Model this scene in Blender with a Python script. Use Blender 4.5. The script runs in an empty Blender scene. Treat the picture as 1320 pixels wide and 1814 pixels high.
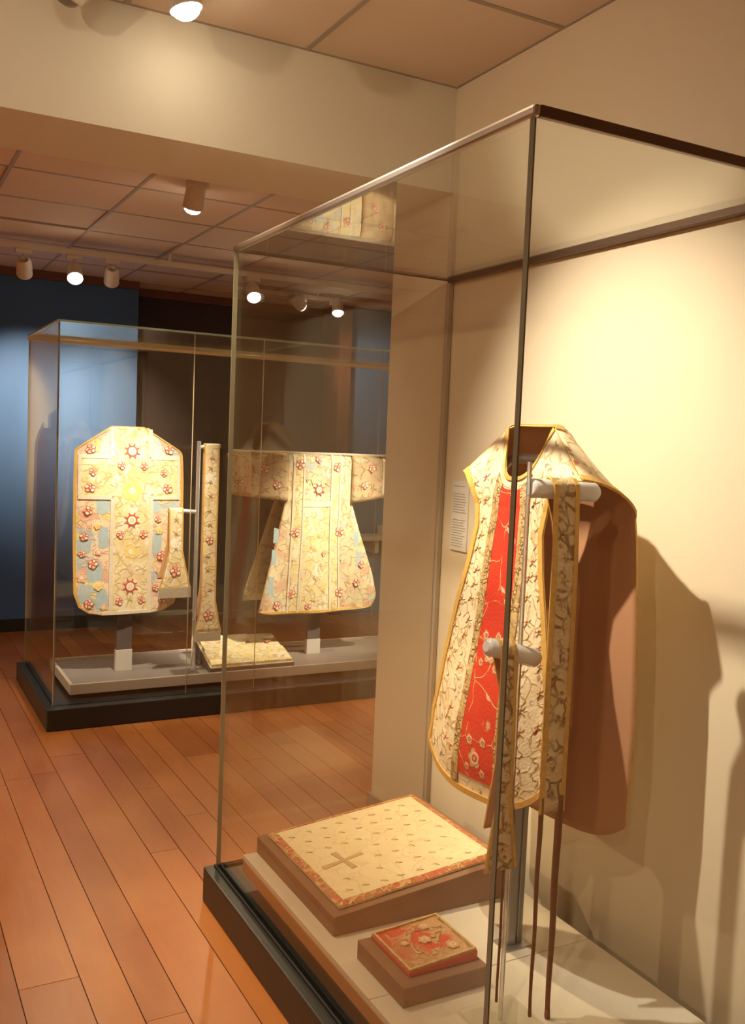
import bpy, bmesh, math, random
from mathutils import Vector, Matrix
R = random.Random(7)
sc = bpy.context.scene
C = sc.collection

# ------------------------------------------------------------------ camera, world, exposure
F_PX, YAW, PITCH, ROLL, EYE = 1667.9, 0.4951, -0.0748, 0.0414, 1.6
cam_d = bpy.data.cameras.new('camera')
cam_d.sensor_fit = 'HORIZONTAL'; cam_d.sensor_width = 36.0
cam_d.lens = 36.0 * F_PX / 1320.0
cam_d.clip_start = 0.05
cam = bpy.data.objects.new('camera', cam_d); C.objects.link(cam)
fw = Vector((math.sin(YAW)*math.cos(PITCH), math.cos(YAW)*math.cos(PITCH), math.sin(PITCH)))
rt0 = Vector((math.cos(YAW), -math.sin(YAW), 0)); up0 = rt0.cross(fw)
rt = math.cos(ROLL)*rt0 + math.sin(ROLL)*up0; up = -math.sin(ROLL)*rt0 + math.cos(ROLL)*up0
m = Matrix((rt, up, -fw)).transposed().to_4x4(); m.translation = (0, 0, EYE)
cam.matrix_world = m
sc.camera = cam
world = bpy.data.worlds.new('world'); sc.world = world; world.use_nodes = True
world.node_tree.nodes['Background'].inputs[0].default_value = (1.0, 0.8, 0.6, 1)
world.node_tree.nodes['Background'].inputs[1].default_value = 0.02
vs = sc.view_settings
vs.view_transform = 'Standard'; vs.look = 'None'; vs.gamma = 1; vs.use_curve_mapping = False
vs.exposure = 0.0
sc.cycles.use_denoising = True
sc.cycles.transparent_max_bounces = 24
sc.cycles.max_bounces = 7
sc.cycles.diffuse_bounces = 4
sc.cycles.glossy_bounces = 4
sc.cycles.use_adaptive_sampling = True
sc.cycles.adaptive_threshold = 0.06
sc.cycles.sample_clamp_indirect = 4.0
WARM = (1.0, 0.76, 0.48)
PALE = (1.0, 0.87, 0.71)

# ------------------------------------------------------------------ materials
MATS = {}
def nodes(name):
    mt = bpy.data.materials.new(name); mt.use_nodes = True
    nt = mt.node_tree
    MATS[name] = mt
    return mt, nt, nt.nodes['Principled BSDF']
def rgb(c): return (c[0], c[1], c[2], 1)
def mixc(nt, fac, a, b, mode='MIX'):
    n = nt.nodes.new('ShaderNodeMix'); n.data_type = 'RGBA'; n.blend_type = mode
    for i, v in ((0, fac), (6, a), (7, b)):
        if isinstance(v, bpy.types.NodeSocket): nt.links.new(v, n.inputs[i])
        elif isinstance(v, (int, float)): n.inputs[i].default_value = v
        else: n.inputs[i].default_value = rgb(v)
    return n.outputs[2]
def ramp(nt, src, stops, interp='LINEAR'):
    n = nt.nodes.new('ShaderNodeValToRGB'); n.color_ramp.interpolation = interp
    e = n.color_ramp.elements
    while len(e) < len(stops): e.new(0.5)
    for k, (p, c) in enumerate(stops):
        e[k].position = p; e[k].color = rgb(c) if not isinstance(c, (int, float)) else (c, c, c, 1)
    nt.links.new(src, n.inputs[0]); return n.outputs[0]
def coords(nt, kind='Object', scale=(1, 1, 1), rot=(0, 0, 0)):
    t = nt.nodes.new('ShaderNodeTexCoord'); mp = nt.nodes.new('ShaderNodeMapping')
    mp.inputs['Scale'].default_value = scale; mp.inputs['Rotation'].default_value = rot
    nt.links.new(t.outputs[kind], mp.inputs[0]); return mp.outputs[0]
def noise(nt, vec, scale, detail=3, rough=0.5, dist=0.0):
    n = nt.nodes.new('ShaderNodeTexNoise')
    n.inputs['Scale'].default_value = scale; n.inputs['Detail'].default_value = detail
    n.inputs['Roughness'].default_value = rough; n.inputs['Distortion'].default_value = dist
    nt.links.new(vec, n.inputs['Vector']); return n
def voro(nt, vec, scale, feature='F1', rand=1.0):
    n = nt.nodes.new('ShaderNodeTexVoronoi'); n.feature = feature
    n.inputs['Scale'].default_value = scale; n.inputs['Randomness'].default_value = rand
    nt.links.new(vec, n.inputs['Vector']); return n
def bump(nt, b, src, strength=0.2, dist=0.002):
    n = nt.nodes.new('ShaderNodeBump'); n.inputs['Strength'].default_value = strength
    n.inputs['Distance'].default_value = dist
    nt.links.new(src, n.inputs['Height']); nt.links.new(n.outputs[0], b.inputs['Normal'])
def plain(name, col, rough=0.6, metal=0.0, var=0.06, scale=8, bmp=0.0, spec=0.5):
    mt, nt, b = nodes(name)
    v = coords(nt)
    nz = noise(nt, v, scale, 4)
    d = [max(0, c*(1-var)) for c in col]; l = [min(1, c*(1+var)) for c in col]
    nt.links.new(mixc(nt, nz.outputs[0], d, l), b.inputs['Base Color'])
    b.inputs['Roughness'].default_value = rough; b.inputs['Metallic'].default_value = metal
    b.inputs['Specular IOR Level'].default_value = spec
    if bmp:
        n2 = noise(nt, v, scale*25, 2); bump(nt, b, n2.outputs[0], bmp, 0.002)
    return mt
plain('wall_paint', (0.71, 0.605, 0.435), 0.75, var=0.02, scale=2, bmp=0.05, spec=0.3)
plain('beam_paint', (0.70, 0.645, 0.51), 0.75, var=0.02, scale=2, bmp=0.05, spec=0.3)
plain('navy_paint', (0.055, 0.125, 0.30), 0.7, var=0.12, scale=2, bmp=0.05, spec=0.3)
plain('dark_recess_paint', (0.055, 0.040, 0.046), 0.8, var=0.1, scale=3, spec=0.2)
plain('tile', (0.68, 0.54, 0.42), 0.85, var=0.05, scale=1.5, bmp=0.25, spec=0.2)
plain('tile_grid', (0.36, 0.29, 0.22), 0.6, var=0.03)
plain('track_white', (0.66, 0.58, 0.48), 0.45, var=0.03)
plain('black_lacquer', (0.018, 0.018, 0.016), 0.40, var=0.2, scale=3)
plain('black_rubber', (0.006, 0.006, 0.006), 0.6)
plain('platform_paint', (0.70, 0.64, 0.51), 0.6, var=0.02, scale=3, bmp=0.03)
plain('platform_brown', (0.40, 0.20, 0.09), 0.55, var=0.12, scale=5)  # platform edge, darker and browner than the panels on top
plain('plinth_cloth', (0.28, 0.17, 0.105), 0.9, var=0.08, scale=12, bmp=0.3, spec=0.1)
plain('tray_paint', (0.22, 0.185, 0.155), 0.6, var=0.06, scale=3)
plain('tray_edge', (0.42, 0.355, 0.28), 0.5, var=0.04, scale=3)
plain('rim_highlit', (0.66, 0.60, 0.52), 0.32, metal=1.0, var=0.05)  # paler copy for the long-side rim, its bright highlight put into the colour
plain('rim_bronze', (0.16, 0.105, 0.07), 0.4, metal=0.6, var=0.1)
plain('glass_edge', (0.24, 0.235, 0.17), 0.25, var=0.05)
plain('glass_edge_green', (0.34, 0.48, 0.36), 0.2, var=0.05)
plain('joint', (0.76, 0.60, 0.34), 0.3, var=0.05)
plain('post_metal', (0.36, 0.36, 0.35), 0.35, metal=0.7, var=0.05)
plain('post_paint', (0.12, 0.09, 0.08), 0.6)
plain('post_pale', (0.62, 0.58, 0.50), 0.6)
plain('lining', (0.47, 0.24, 0.125), 0.8, var=0.06, scale=6, bmp=0.08, spec=0.2)
plain('gold_trim', (0.74, 0.45, 0.11), 0.45, metal=0.2, var=0.3, scale=90, bmp=0.15)
plain('gold_braid', (0.62, 0.42, 0.17), 0.45, metal=0.2, var=0.6, scale=110, bmp=0.25)
plain('silver_braid', (0.80, 0.72, 0.54), 0.45, metal=0.1, var=0.22, scale=90, bmp=0.15)
plain('cord', (0.22, 0.085, 0.03), 0.7, var=0.4, scale=120, bmp=0.2)
plain('thread_red', (0.48, 0.075, 0.04), 0.6, var=0.25, scale=150)
plain('thread_pink', (0.80, 0.48, 0.32), 0.6, var=0.2, scale=150)
plain('thread_cream', (0.86, 0.78, 0.58), 0.55, var=0.12, scale=150)
plain('thread_green', (0.34, 0.36, 0.16), 0.6, var=0.2, scale=150)
plain('thread_yellow', (0.82, 0.64, 0.20), 0.55, var=0.2, scale=150)
plain('thread_gold', (0.55, 0.38, 0.17), 0.5, metal=0.1, var=0.3, scale=150)
plain('thread_blue', (0.42, 0.53, 0.53), 0.6, var=0.2, scale=80)
plain('thread_tan', (0.72, 0.56, 0.31), 0.6, var=0.2, scale=150)
plain('thread_dark', (0.24, 0.15, 0.08), 0.6, var=0.3, scale=150)
plain('fringe', (0.52, 0.44, 0.30), 0.7, var=0.4, scale=160, bmp=0.8)
plain('paper', (0.70, 0.66, 0.58), 0.7, var=0.02)
plain('ink', (0.38, 0.35, 0.31), 0.7)
plain('wood_post', (0.13, 0.045, 0.022), 0.5, var=0.2, scale=6)
plain('skirting', (0.42, 0.34, 0.25), 0.5)
plain('white_box', (0.72, 0.68, 0.60), 0.5)

def glass(name, tint, f0=0.04):
    mt = bpy.data.materials.new(name); mt.use_nodes = True; nt = mt.node_tree; MATS[name] = mt
    nt.nodes.remove(nt.nodes['Principled BSDF'])
    tr = nt.nodes.new('ShaderNodeBsdfTransparent'); tr.inputs[0].default_value = rgb(tint)
    gl = nt.nodes.new('ShaderNodeBsdfGlossy'); gl.inputs['Roughness'].default_value = 0.0
    gl.inputs[0].default_value = (0.95, 0.97, 0.94, 1)
    ge = nt.nodes.new('ShaderNodeNewGeometry')
    dt = nt.nodes.new('ShaderNodeVectorMath'); dt.operation = 'DOT_PRODUCT'
    nt.links.new(ge.outputs['Incoming'], dt.inputs[0]); nt.links.new(ge.outputs['Normal'], dt.inputs[1])
    def mth(op, a, b=None):
        n = nt.nodes.new('ShaderNodeMath'); n.operation = op
        for i, v in ((0, a), (1, b)):
            if v is None: continue
            if isinstance(v, bpy.types.NodeSocket): nt.links.new(v, n.inputs[i])
            else: n.inputs[i].default_value = v
        return n.outputs[0]
    c = mth('ABSOLUTE', dt.outputs['Value'])
    s = mth('POWER', mth('SUBTRACT', 1.0, c), 5.0)                    # Schlick's form of the Fresnel law
    fr = mth('ADD', mth('MULTIPLY', s, 1.0-f0), f0)
    mx = nt.nodes.new('ShaderNodeMixShader')
    nt.links.new(fr, mx.inputs[0]); nt.links.new(tr.outputs[0], mx.inputs[1]); nt.links.new(gl.outputs[0], mx.inputs[2])
    nt.links.new(mx.outputs[0], nt.nodes['Material Output'].inputs[0])
    return mt
glass('case_glass', (0.985, 0.99, 0.98))
glass('acrylic', (0.95, 0.95, 0.93), 0.06)
def frosted():
    mt, nt, b = nodes('acrylic_frosted')
    v = coords(nt)
    nt.links.new(mixc(nt, noise(nt, v, 30, 2).outputs[0], (0.95, 0.93, 0.88), (0.98, 0.97, 0.94)), b.inputs['Base Color'])
    b.inputs['Roughness'].default_value = 0.25; b.inputs['Transmission Weight'].default_value = 0.25
    b.inputs['IOR'].default_value = 1.35
frosted()
def clear_bar():
    mt, nt, b = nodes('acrylic_bar')
    v = coords(nt)
    nt.links.new(mixc(nt, noise(nt, v, 30, 2).outputs[0], (0.90, 0.88, 0.82), (0.96, 0.95, 0.92)), b.inputs['Base Color'])
    b.inputs['Roughness'].default_value = 0.12; b.inputs['Transmission Weight'].default_value = 0.8
    b.inputs['IOR'].default_value = 1.3
clear_bar()

def emit(name, col, s):
    mt, nt, b = nodes(name)
    b.inputs['Base Color'].default_value = rgb(col); b.inputs['Emission Color'].default_value = rgb(col)
    b.inputs['Emission Strength'].default_value = s
emit('bulb', (1.0, 0.86, 0.66), 45)
plain('lens_dark', (0.20, 0.17, 0.14), 0.3)
emit('bulb_dim', (1.0, 0.80, 0.55), 6)

def wood():
    mt, nt, b = nodes('floor_wood')
    v = coords(nt, 'Object', (9, 0.9, 1))
    g = noise(nt, v, 4, 6, 0.6, 1.2)
    v2 = coords(nt, 'Object', (2.5, 1.2, 1))
    k = noise(nt, v2, 1.6, 3, 0.5, 0.6)
    oi = nt.nodes.new('ShaderNodeObjectInfo')
    tone = ramp(nt, oi.outputs['Random'], [(0, (0.27, 0.078, 0.017)), (0.5, (0.34, 0.108, 0.022)), (1, (0.42, 0.150, 0.032))])
    c = mixc(nt, g.outputs[0], tone, (0.20, 0.062, 0.020)); c2 = mixc(nt, 0.45, tone, c)
    c3 = mixc(nt, ramp(nt, k.outputs[0], [(0.35, 0.0), (0.75, 0.4)]), c2, (0.46, 0.20, 0.06))
    nt.links.new(c3, b.inputs['Base Color'])
    nt.links.new(ramp(nt, g.outputs[0], [(0, 0.30), (1, 0.42)]), b.inputs['Roughness'])
    bump(nt, b, g.outputs[0], 0.06, 0.002)
    b.inputs['Specular IOR Level'].default_value = 0.42
wood()
plain('floor_joint', (0.05, 0.018, 0.008), 0.8)

def brocade(name, a, b_, line, spots, sc_line=16, sc_spot=26, line_w=0.06, spot_r=0.20, bm=0.5, patch=None, rough=0.55, metal=0.05, shade=None):
    """woven ground a/b_, scrolling line work, scattered little flowers; UV is in metres"""
    mt, nt, b = nodes(name)
    v = coords(nt, 'UV')
    wn = noise(nt, v, 9, 2)
    wv = nt.nodes.new('ShaderNodeVectorMath'); wv.operation = 'MULTIPLY_ADD'
    nt.links.new(wn.outputs['Color'], wv.inputs[0]); wv.inputs[1].default_value = (0.07, 0.07, 0); nt.links.new(v, wv.inputs[2])
    base = mixc(nt, ramp(nt, noise(nt, v, 13, 4).outputs[0], [(0.35, 0), (0.65, 1)]), a, b_)
    if patch:
        cols, psc = patch
        pv = voro(nt, wv.outputs[0], psc, 'F1')
        st = [((i)/len(cols), cc) for i, cc in enumerate(cols)]
        pc = ramp(nt, pv.outputs['Color'], st, 'CONSTANT')
        m_ = ramp(nt, noise(nt, v, 7, 2, 0.5, 0.8).outputs[0], [(0.44, 0), (0.54, 1)])
        base = mixc(nt, m_, base, pc)
    ve = voro(nt, wv.outputs[0], sc_line, 'DISTANCE_TO_EDGE')
    lm = ramp(nt, ve.outputs['Distance'], [(line_w*0.5, 1), (line_w, 0)])
    gate = ramp(nt, noise(nt, v, 22, 2).outputs[0], [(0.42, 0), (0.55, 1)])
    lmg = nt.nodes.new('ShaderNodeMath'); lmg.operation = 'MULTIPLY'
    nt.links.new(lm, lmg.inputs[0]); nt.links.new(gate, lmg.inputs[1])
    c = mixc(nt, lmg.outputs[0], base, line)
    vsp = voro(nt, v, sc_spot, 'F1', 0.8)
    sm = ramp(nt, vsp.outputs['Distance'], [(spot_r, 1), (spot_r+0.07, 0)])
    scol = ramp(nt, vsp.outputs['Color'], [((i)/len(spots), cc) for i, cc in enumerate(spots)], 'CONSTANT')
    gate2 = ramp(nt, noise(nt, v, 70, 2).outputs[0], [(0.40, 0), (0.56, 1)])
    smg = nt.nodes.new('ShaderNodeMath'); smg.operation = 'MULTIPLY'
    nt.links.new(sm, smg.inputs[0]); nt.links.new(gate2, smg.inputs[1])
    c = mixc(nt, smg.outputs[0], c, scol)
    nt.links.new(c, b.inputs['Base Color'])
    b.inputs['Roughness'].default_value = rough; b.inputs['Metallic'].default_value = metal
    b.inputs['Specular IOR Level'].default_value = 0.35
    hs = nt.nodes.new('ShaderNodeMath'); hs.operation = 'ADD'
    nt.links.new(lmg.outputs[0], hs.inputs[0]); nt.links.new(noise(nt, v, 120, 3).outputs[0], hs.inputs[1])
    bump(nt, b, hs.outputs[0], bm, 0.003)
brocade('brocade_cream', (0.88, 0.77, 0.52), (0.78, 0.61, 0.36), (0.64, 0.45, 0.23),
        [(0.45, 0.10, 0.06), (0.40, 0.26, 0.11), (0.55, 0.36, 0.16), (0.36, 0.21, 0.10)], 24, 34, 0.07, 0.26, 0.6)
brocade('brocade_red', (0.66, 0.055, 0.025), (0.60, 0.045, 0.022), (0.70, 0.42, 0.18),
        [(0.70, 0.40, 0.18), (0.75, 0.5, 0.25)], 9, 11, 0.016, 0.13, 0.5)
brocade('brocade_yellow', (0.86, 0.76, 0.46), (0.80, 0.62, 0.28), (0.66, 0.48, 0.22),
        [(0.66, 0.30, 0.16), (0.54, 0.50, 0.26), (0.80, 0.62, 0.3), (0.88, 0.82, 0.66)], 20, 26, 0.09, 0.20, 0.4,
        patch=([(0.88, 0.81, 0.62), (0.84, 0.70, 0.34), (0.87, 0.78, 0.50), (0.80, 0.62, 0.40), (0.88, 0.80, 0.6)], 22))
brocade('brocade_side', (0.84, 0.72, 0.48), (0.80, 0.62, 0.42), (0.70, 0.44, 0.28),
        [(0.70, 0.28, 0.18), (0.64, 0.56, 0.2), (0.78, 0.5, 0.38), (0.86, 0.78, 0.6)], 24, 24, 0.08, 0.26, 0.4,
        patch=([(0.36, 0.50, 0.52), (0.48, 0.57, 0.54), (0.80, 0.68, 0.24), (0.76, 0.42, 0.30), (0.40, 0.52, 0.52), (0.85, 0.75, 0.52)], 17))
brocade('brocade_dalmatic', (0.83, 0.72, 0.47), (0.78, 0.62, 0.36), (0.58, 0.38, 0.2),
        [(0.66, 0.24, 0.14), (0.46, 0.46, 0.28), (0.64, 0.46, 0.24), (0.85, 0.78, 0.58)], 20, 22, 0.08, 0.26, 0.4,
        patch=([(0.50, 0.56, 0.50), (0.78, 0.66, 0.38), (0.72, 0.46, 0.30), (0.64, 0.62, 0.44), (0.83, 0.72, 0.48)], 15))
brocade('brocade_sleeve', (0.60, 0.44, 0.24), (0.50, 0.36, 0.20), (0.34, 0.22, 0.11),
        [(0.52, 0.14, 0.08), (0.34, 0.32, 0.2), (0.40, 0.26, 0.14)], 15, 18, 0.08, 0.24, 0.5)
brocade('brocade_veil', (0.84, 0.72, 0.45), (0.80, 0.66, 0.38), (0.76, 0.61, 0.34),
        [(0.56, 0.38, 0.16)], 14, 34, 0.03, 0.10, 0.35)
brocade('brocade_stole', (0.80, 0.64, 0.38), (0.70, 0.52, 0.28), (0.34, 0.20, 0.09),
        [(0.36, 0.18, 0.08), (0.50, 0.30, 0.12)], 26, 40, 0.10, 0.22, 0.9)
brocade('brocade_border', (0.50, 0.24, 0.09), (0.58, 0.13, 0.06), (0.70, 0.44, 0.18),
        [(0.60, 0.09, 0.05), (0.72, 0.5, 0.24)], 40, 55, 0.14, 0.30, 1.0)
brocade('braid_gold', (0.66, 0.48, 0.22), (0.46, 0.29, 0.11), (0.26, 0.14, 0.05),
        [(0.74, 0.58, 0.3), (0.34, 0.19, 0.08)], 60, 75, 0.12, 0.30, 0.8)
brocade('brocade_burse', (0.60, 0.085, 0.04), (0.55, 0.07, 0.035), (0.56, 0.34, 0.15),
        [(0.58, 0.36, 0.16), (0.64, 0.42, 0.20)], 22, 22, 0.12, 0.26, 0.9,
        patch=([(0.50, 0.28, 0.12), (0.56, 0.34, 0.16), (0.46, 0.22, 0.10)], 12))

# ------------------------------------------------------------------ mesh helpers
def link(name, me, mats, parent=None):
    o = bpy.data.objects.new(name, me); C.objects.link(o)
    if mats is not None:
        for mm in (mats if isinstance(mats, (list, tuple)) else [mats]): me.materials.append(MATS[mm])
    if parent is not None: o.parent = parent
    return o
def from_data(name, v, f, mats, parent=None, smooth=False, midx=None, uv=None):
    me = bpy.data.meshes.new(name); me.from_pydata([tuple(p) for p in v], [], f)
    o = link(name, me, mats, parent)
    if midx: me.polygons.foreach_set('material_index', midx)
    if smooth: me.polygons.foreach_set('use_smooth', [True]*len(me.polygons))
    if uv:
        l = me.uv_layers.new(name='UVMap')
        for lp in me.loops: l.data[lp.index].uv = uv[lp.vertex_index]
    me.update(); return o
BF = [(0, 3, 2, 1), (4, 5, 6, 7), (0, 1, 5, 4), (1, 2, 6, 5), (2, 3, 7, 6), (3, 0, 4, 7)]   # bottom, top, -y, +x, +y, -x
def boxv(x0, x1, y0, y1, z0, z1):
    return [(x0, y0, z0), (x1, y0, z0), (x1, y1, z0), (x0, y1, z0), (x0, y0, z1), (x1, y0, z1), (x1, y1, z1), (x0, y1, z1)]
def box(name, x0, x1, y0, y1, z0, z1, mat, parent=None, bev=0.0, top=None, midx=None):
    v = boxv(x0, x1, y0, y1, z0, z1)
    if top:   # list of four z values for the top corners
        for i in range(4): v[4+i] = (v[4+i][0], v[4+i][1], top[i])
    o = from_data(name, v, BF, mat, parent, midx=midx)
    if bev:
        bm = bmesh.new(); bm.from_mesh(o.data)
        bmesh.ops.bevel(bm, geom=bm.edges[:], offset=bev, segments=2, affect='EDGES', profile=0.6)
        bm.to_mesh(o.data); bm.free()
    return o
def tube(name, pts, r, mat, parent=None, seg=12, radii=None, smooth=True):
    v, f = [], []
    pts = [Vector(p) for p in pts]
    for i, p in enumerate(pts):
        d = (pts[min(i+1, len(pts)-1)] - pts[max(i-1, 0)]).normalized()
        a = Vector((0, 0, 1)) if abs(d.z) < 0.9 else Vector((1, 0, 0))
        u = d.cross(a).normalized(); w = d.cross(u)
        rr = radii[i] if radii else r
        for k in range(seg):
            t = 2*math.pi*k/seg; v.append(p + rr*(math.cos(t)*u + math.sin(t)*w))
    for i in range(len(pts)-1):
        for k in range(seg):
            f.append((i*seg+k, i*seg+(k+1) % seg, (i+1)*seg+(k+1) % seg, (i+1)*seg+k))
    f.append(tuple(range(seg))[::-1]); f.append(tuple((len(pts)-1)*seg+k for k in range(seg)))
    o = from_data(name, v, f, mat, parent)
    for i, pl in enumerate(o.data.polygons): pl.use_smooth = smooth and i < len(f)-2
    return o
def tag(o, label, cat, group=None, kind=None):
    o['label'] = label; o['category'] = cat
    if group: o['group'] = group
    if kind: o['kind'] = kind
    return o
def empty(name, loc, label, cat, group=None):
    o = bpy.data.objects.new(name, None); C.objects.link(o); o.location = loc; o.empty_display_size = 0.1
    return tag(o, label, cat, group)
def under(parent, *objs):
    """children are built in world coordinates; shift them into the parent's frame"""
    for o in objs:
        o.parent = parent; o.matrix_parent_inverse = Matrix.Translation(parent.location).inverted()
class G:
    """collects world-space parts for one thing with an Empty at its base"""
    def __init__(s, name, loc, label, cat, group=None): s.e = empty(name, loc, label, cat, group)
    def add(s, o): under(s.e, o); return o
def struct(o, label, cat): return tag(o, label, cat, kind='structure')
def lerp(a, b, t): return a+(b-a)*t
def table(tb, z):
    """piecewise-linear lookup in [(z, value), ...] ascending"""
    if z <= tb[0][0]: return tb[0][1]
    for (a, va), (b, vb) in zip(tb, tb[1:]):
        if z <= b: return va + (vb-va)*(z-a)/(b-a)
    return tb[-1][1]

# ------------------------------------------------------------------ the room shell
XW, YF, YB, ZBM, ZC1, ZC2 = 1.91, 3.018, 3.443, 2.527, 2.90, 2.80
X0, Y0, X1 = -2.8, -2.6, 6.4
YN, YR = 7.72, 8.05            # navy wall, wall of the recess
fl = struct(box('floor', X0-.1, X1+.1, Y0-.1, YR+.2, -0.10, -0.006, 'floor_joint'), 'polished orange-brown hardwood plank floor', 'floor')
seams = [0.383, 0.553, 0.672, 0.787, 0.956, 1.070, 1.176, 1.285, 1.395, 1.562, 1.660, 1.762]
x = 1.762
while x < X1: x = min(X1, x + (R.choice((0.10, 0.115, 0.13, 0.165)) if x < 4.6 else 0.2)); seams.append(x)
x = 0.383; left = []
while x > X0: x = max(X0, x - (R.choice((0.115, 0.13, 0.165)) if x > -.5 else 0.2)); left.append(x)
seams = left[::-1] + seams
for a, b in zip(seams, seams[1:]):
    inview = -.5 < a < 4.6
    prev = Y0; y = (1.0 + R.random()*1.8) if inview else 1 + R.random()*3
    while prev < YR:
        y = min(y, YR)
        box('plank', a+0.0016, b-0.0016, prev+0.0012, y-0.0012, -0.006, -R.random()*0.0008, 'floor_wood', fl)
        prev = y; y = prev + (R.choice((1.5, 1.9, 2.3, 2.7)) + R.random()*0.2 if inview else 5.2)
struct(box('wall_right', XW, XW+0.15, Y0, YB, 0, ZC1+0.05, 'wall_paint'), 'cream painted wall behind the glass case of the red-striped vestment', 'wall')
struct(box('wall_left', X0-.1, X0, Y0, YR+.2, 0, ZC1+0.05, 'wall_paint'), 'cream side wall of the gallery', 'wall')
struct(box('wall_back', X0, XW+.15, Y0-.1, Y0, 0, ZC1+0.05, 'wall_paint'), 'cream wall at the near end of the gallery', 'wall')
struct(box('wall_beam', X0, XW, YF, YB, ZBM, ZC1+0.05, 'beam_paint'), 'broad pale beam crossing over the opening to the far room', 'beam')
struct(box('wall_far_side', XW+.15, X1, YB-.15, YB, 0, ZC2, 'wall_paint'), 'cream wall turning right into the far room', 'wall')
struct(box('wall_far_right', X1, X1+.1, YB-.15, YR+.2, 0, ZC2, 'navy_paint'), 'dark blue wall closing the far room on its right', 'wall')
struct(box('wall_far', 0.66, 1.94, YN, YN+.12, 0, ZC2, 'navy_paint'), 'dark blue wall with a pale pool of light behind the far glass case', 'wall')
wt = struct(box('wall_far_pale', X0, 0.66, YN+.02, YN+.14, 0, ZC2, 'wall_paint'), 'cream stretch of wall left of the dark blue wall', 'wall')
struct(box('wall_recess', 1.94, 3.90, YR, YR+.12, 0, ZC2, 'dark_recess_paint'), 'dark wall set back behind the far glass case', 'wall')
struct(box('wall_far_blue', 3.86, X1, YN, YN+.12, 0, ZC2, 'navy_paint'), 'lit blue wall right of the wooden post', 'wall')
struct(box('trim_1', 0.62, 1.94, YN-.03, YN, 2.74, ZC2, 'wood_post'), 'brown strip along the top of the dark blue wall', 'trim')
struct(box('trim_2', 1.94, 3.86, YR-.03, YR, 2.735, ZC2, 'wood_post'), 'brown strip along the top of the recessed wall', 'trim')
struct(box('trim_3', 3.74, 3.86, YN-.05, YR, 0, ZC2, 'wood_post'), 'upright dark wooden post behind the wide-sleeved vestment', 'post')
struct(box('baseboard_far', 0.62, 1.94, YN-.012, YN, 0, 0.10, 'black_lacquer'), 'dark skirting along the blue wall', 'baseboard')
struct(box('baseboard_right', XW-.014, XW, YB-.40, YB+.014, 0, 0.10, 'skirting'), 'short skirting at the foot of the cream wall end', 'baseboard')
def ceiling(name, xa, xb, ya, yb, z, xs, ys, label, rng):
    ce = struct(box(name, xa, xb, ya, yb, z+0.03, z+0.10, 'tile'), label, 'ceiling')
    for i, (a, b) in enumerate(zip(xs, xs[1:])):
        for j, (c, d) in enumerate(zip(ys, ys[1:])):
            box('ceiling_tile', a+0.008, b-0.008, c+0.008, d-0.008, z + (0.012 if (i*7+j*3) % 5 == 0 else 0.004), z+0.03, 'tile', ce)
    for a in xs: box('grid_bar', a-0.009, a+0.009, ys[0], ys[-1], z+0.001, z+0.03, 'tile_grid', ce)
    for c in ys: box('grid_bar', xs[0], xs[-1], c-0.009, c+0.009, z+0.0015, z+0.03, 'tile_grid', ce)
    return ce
xs1 = [1.91-0.605*k for k in range(0, 8)][::-1]; ys1 = [YF-0.605*k for k in range(0, 10)][::-1]
ceiling('ceiling', X0, XW, Y0, YF, ZC1, xs1, ys1, 'suspended tile ceiling of the near room', R)
xs2 = [0.59-0.595*4+0.595*k for k in range(0, 14)]; ys2 = [3.57+0.6*k for k in range(-1, 9)]
ys2 = [max(y_, YB+0.01) for y_ in ys2]; ys2[-1] = YR
ceiling('ceiling_far', X0, X1, YB, YR+.2, ZC2, xs2, ys2, 'lower suspended tile ceiling of the far room', R)

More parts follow.
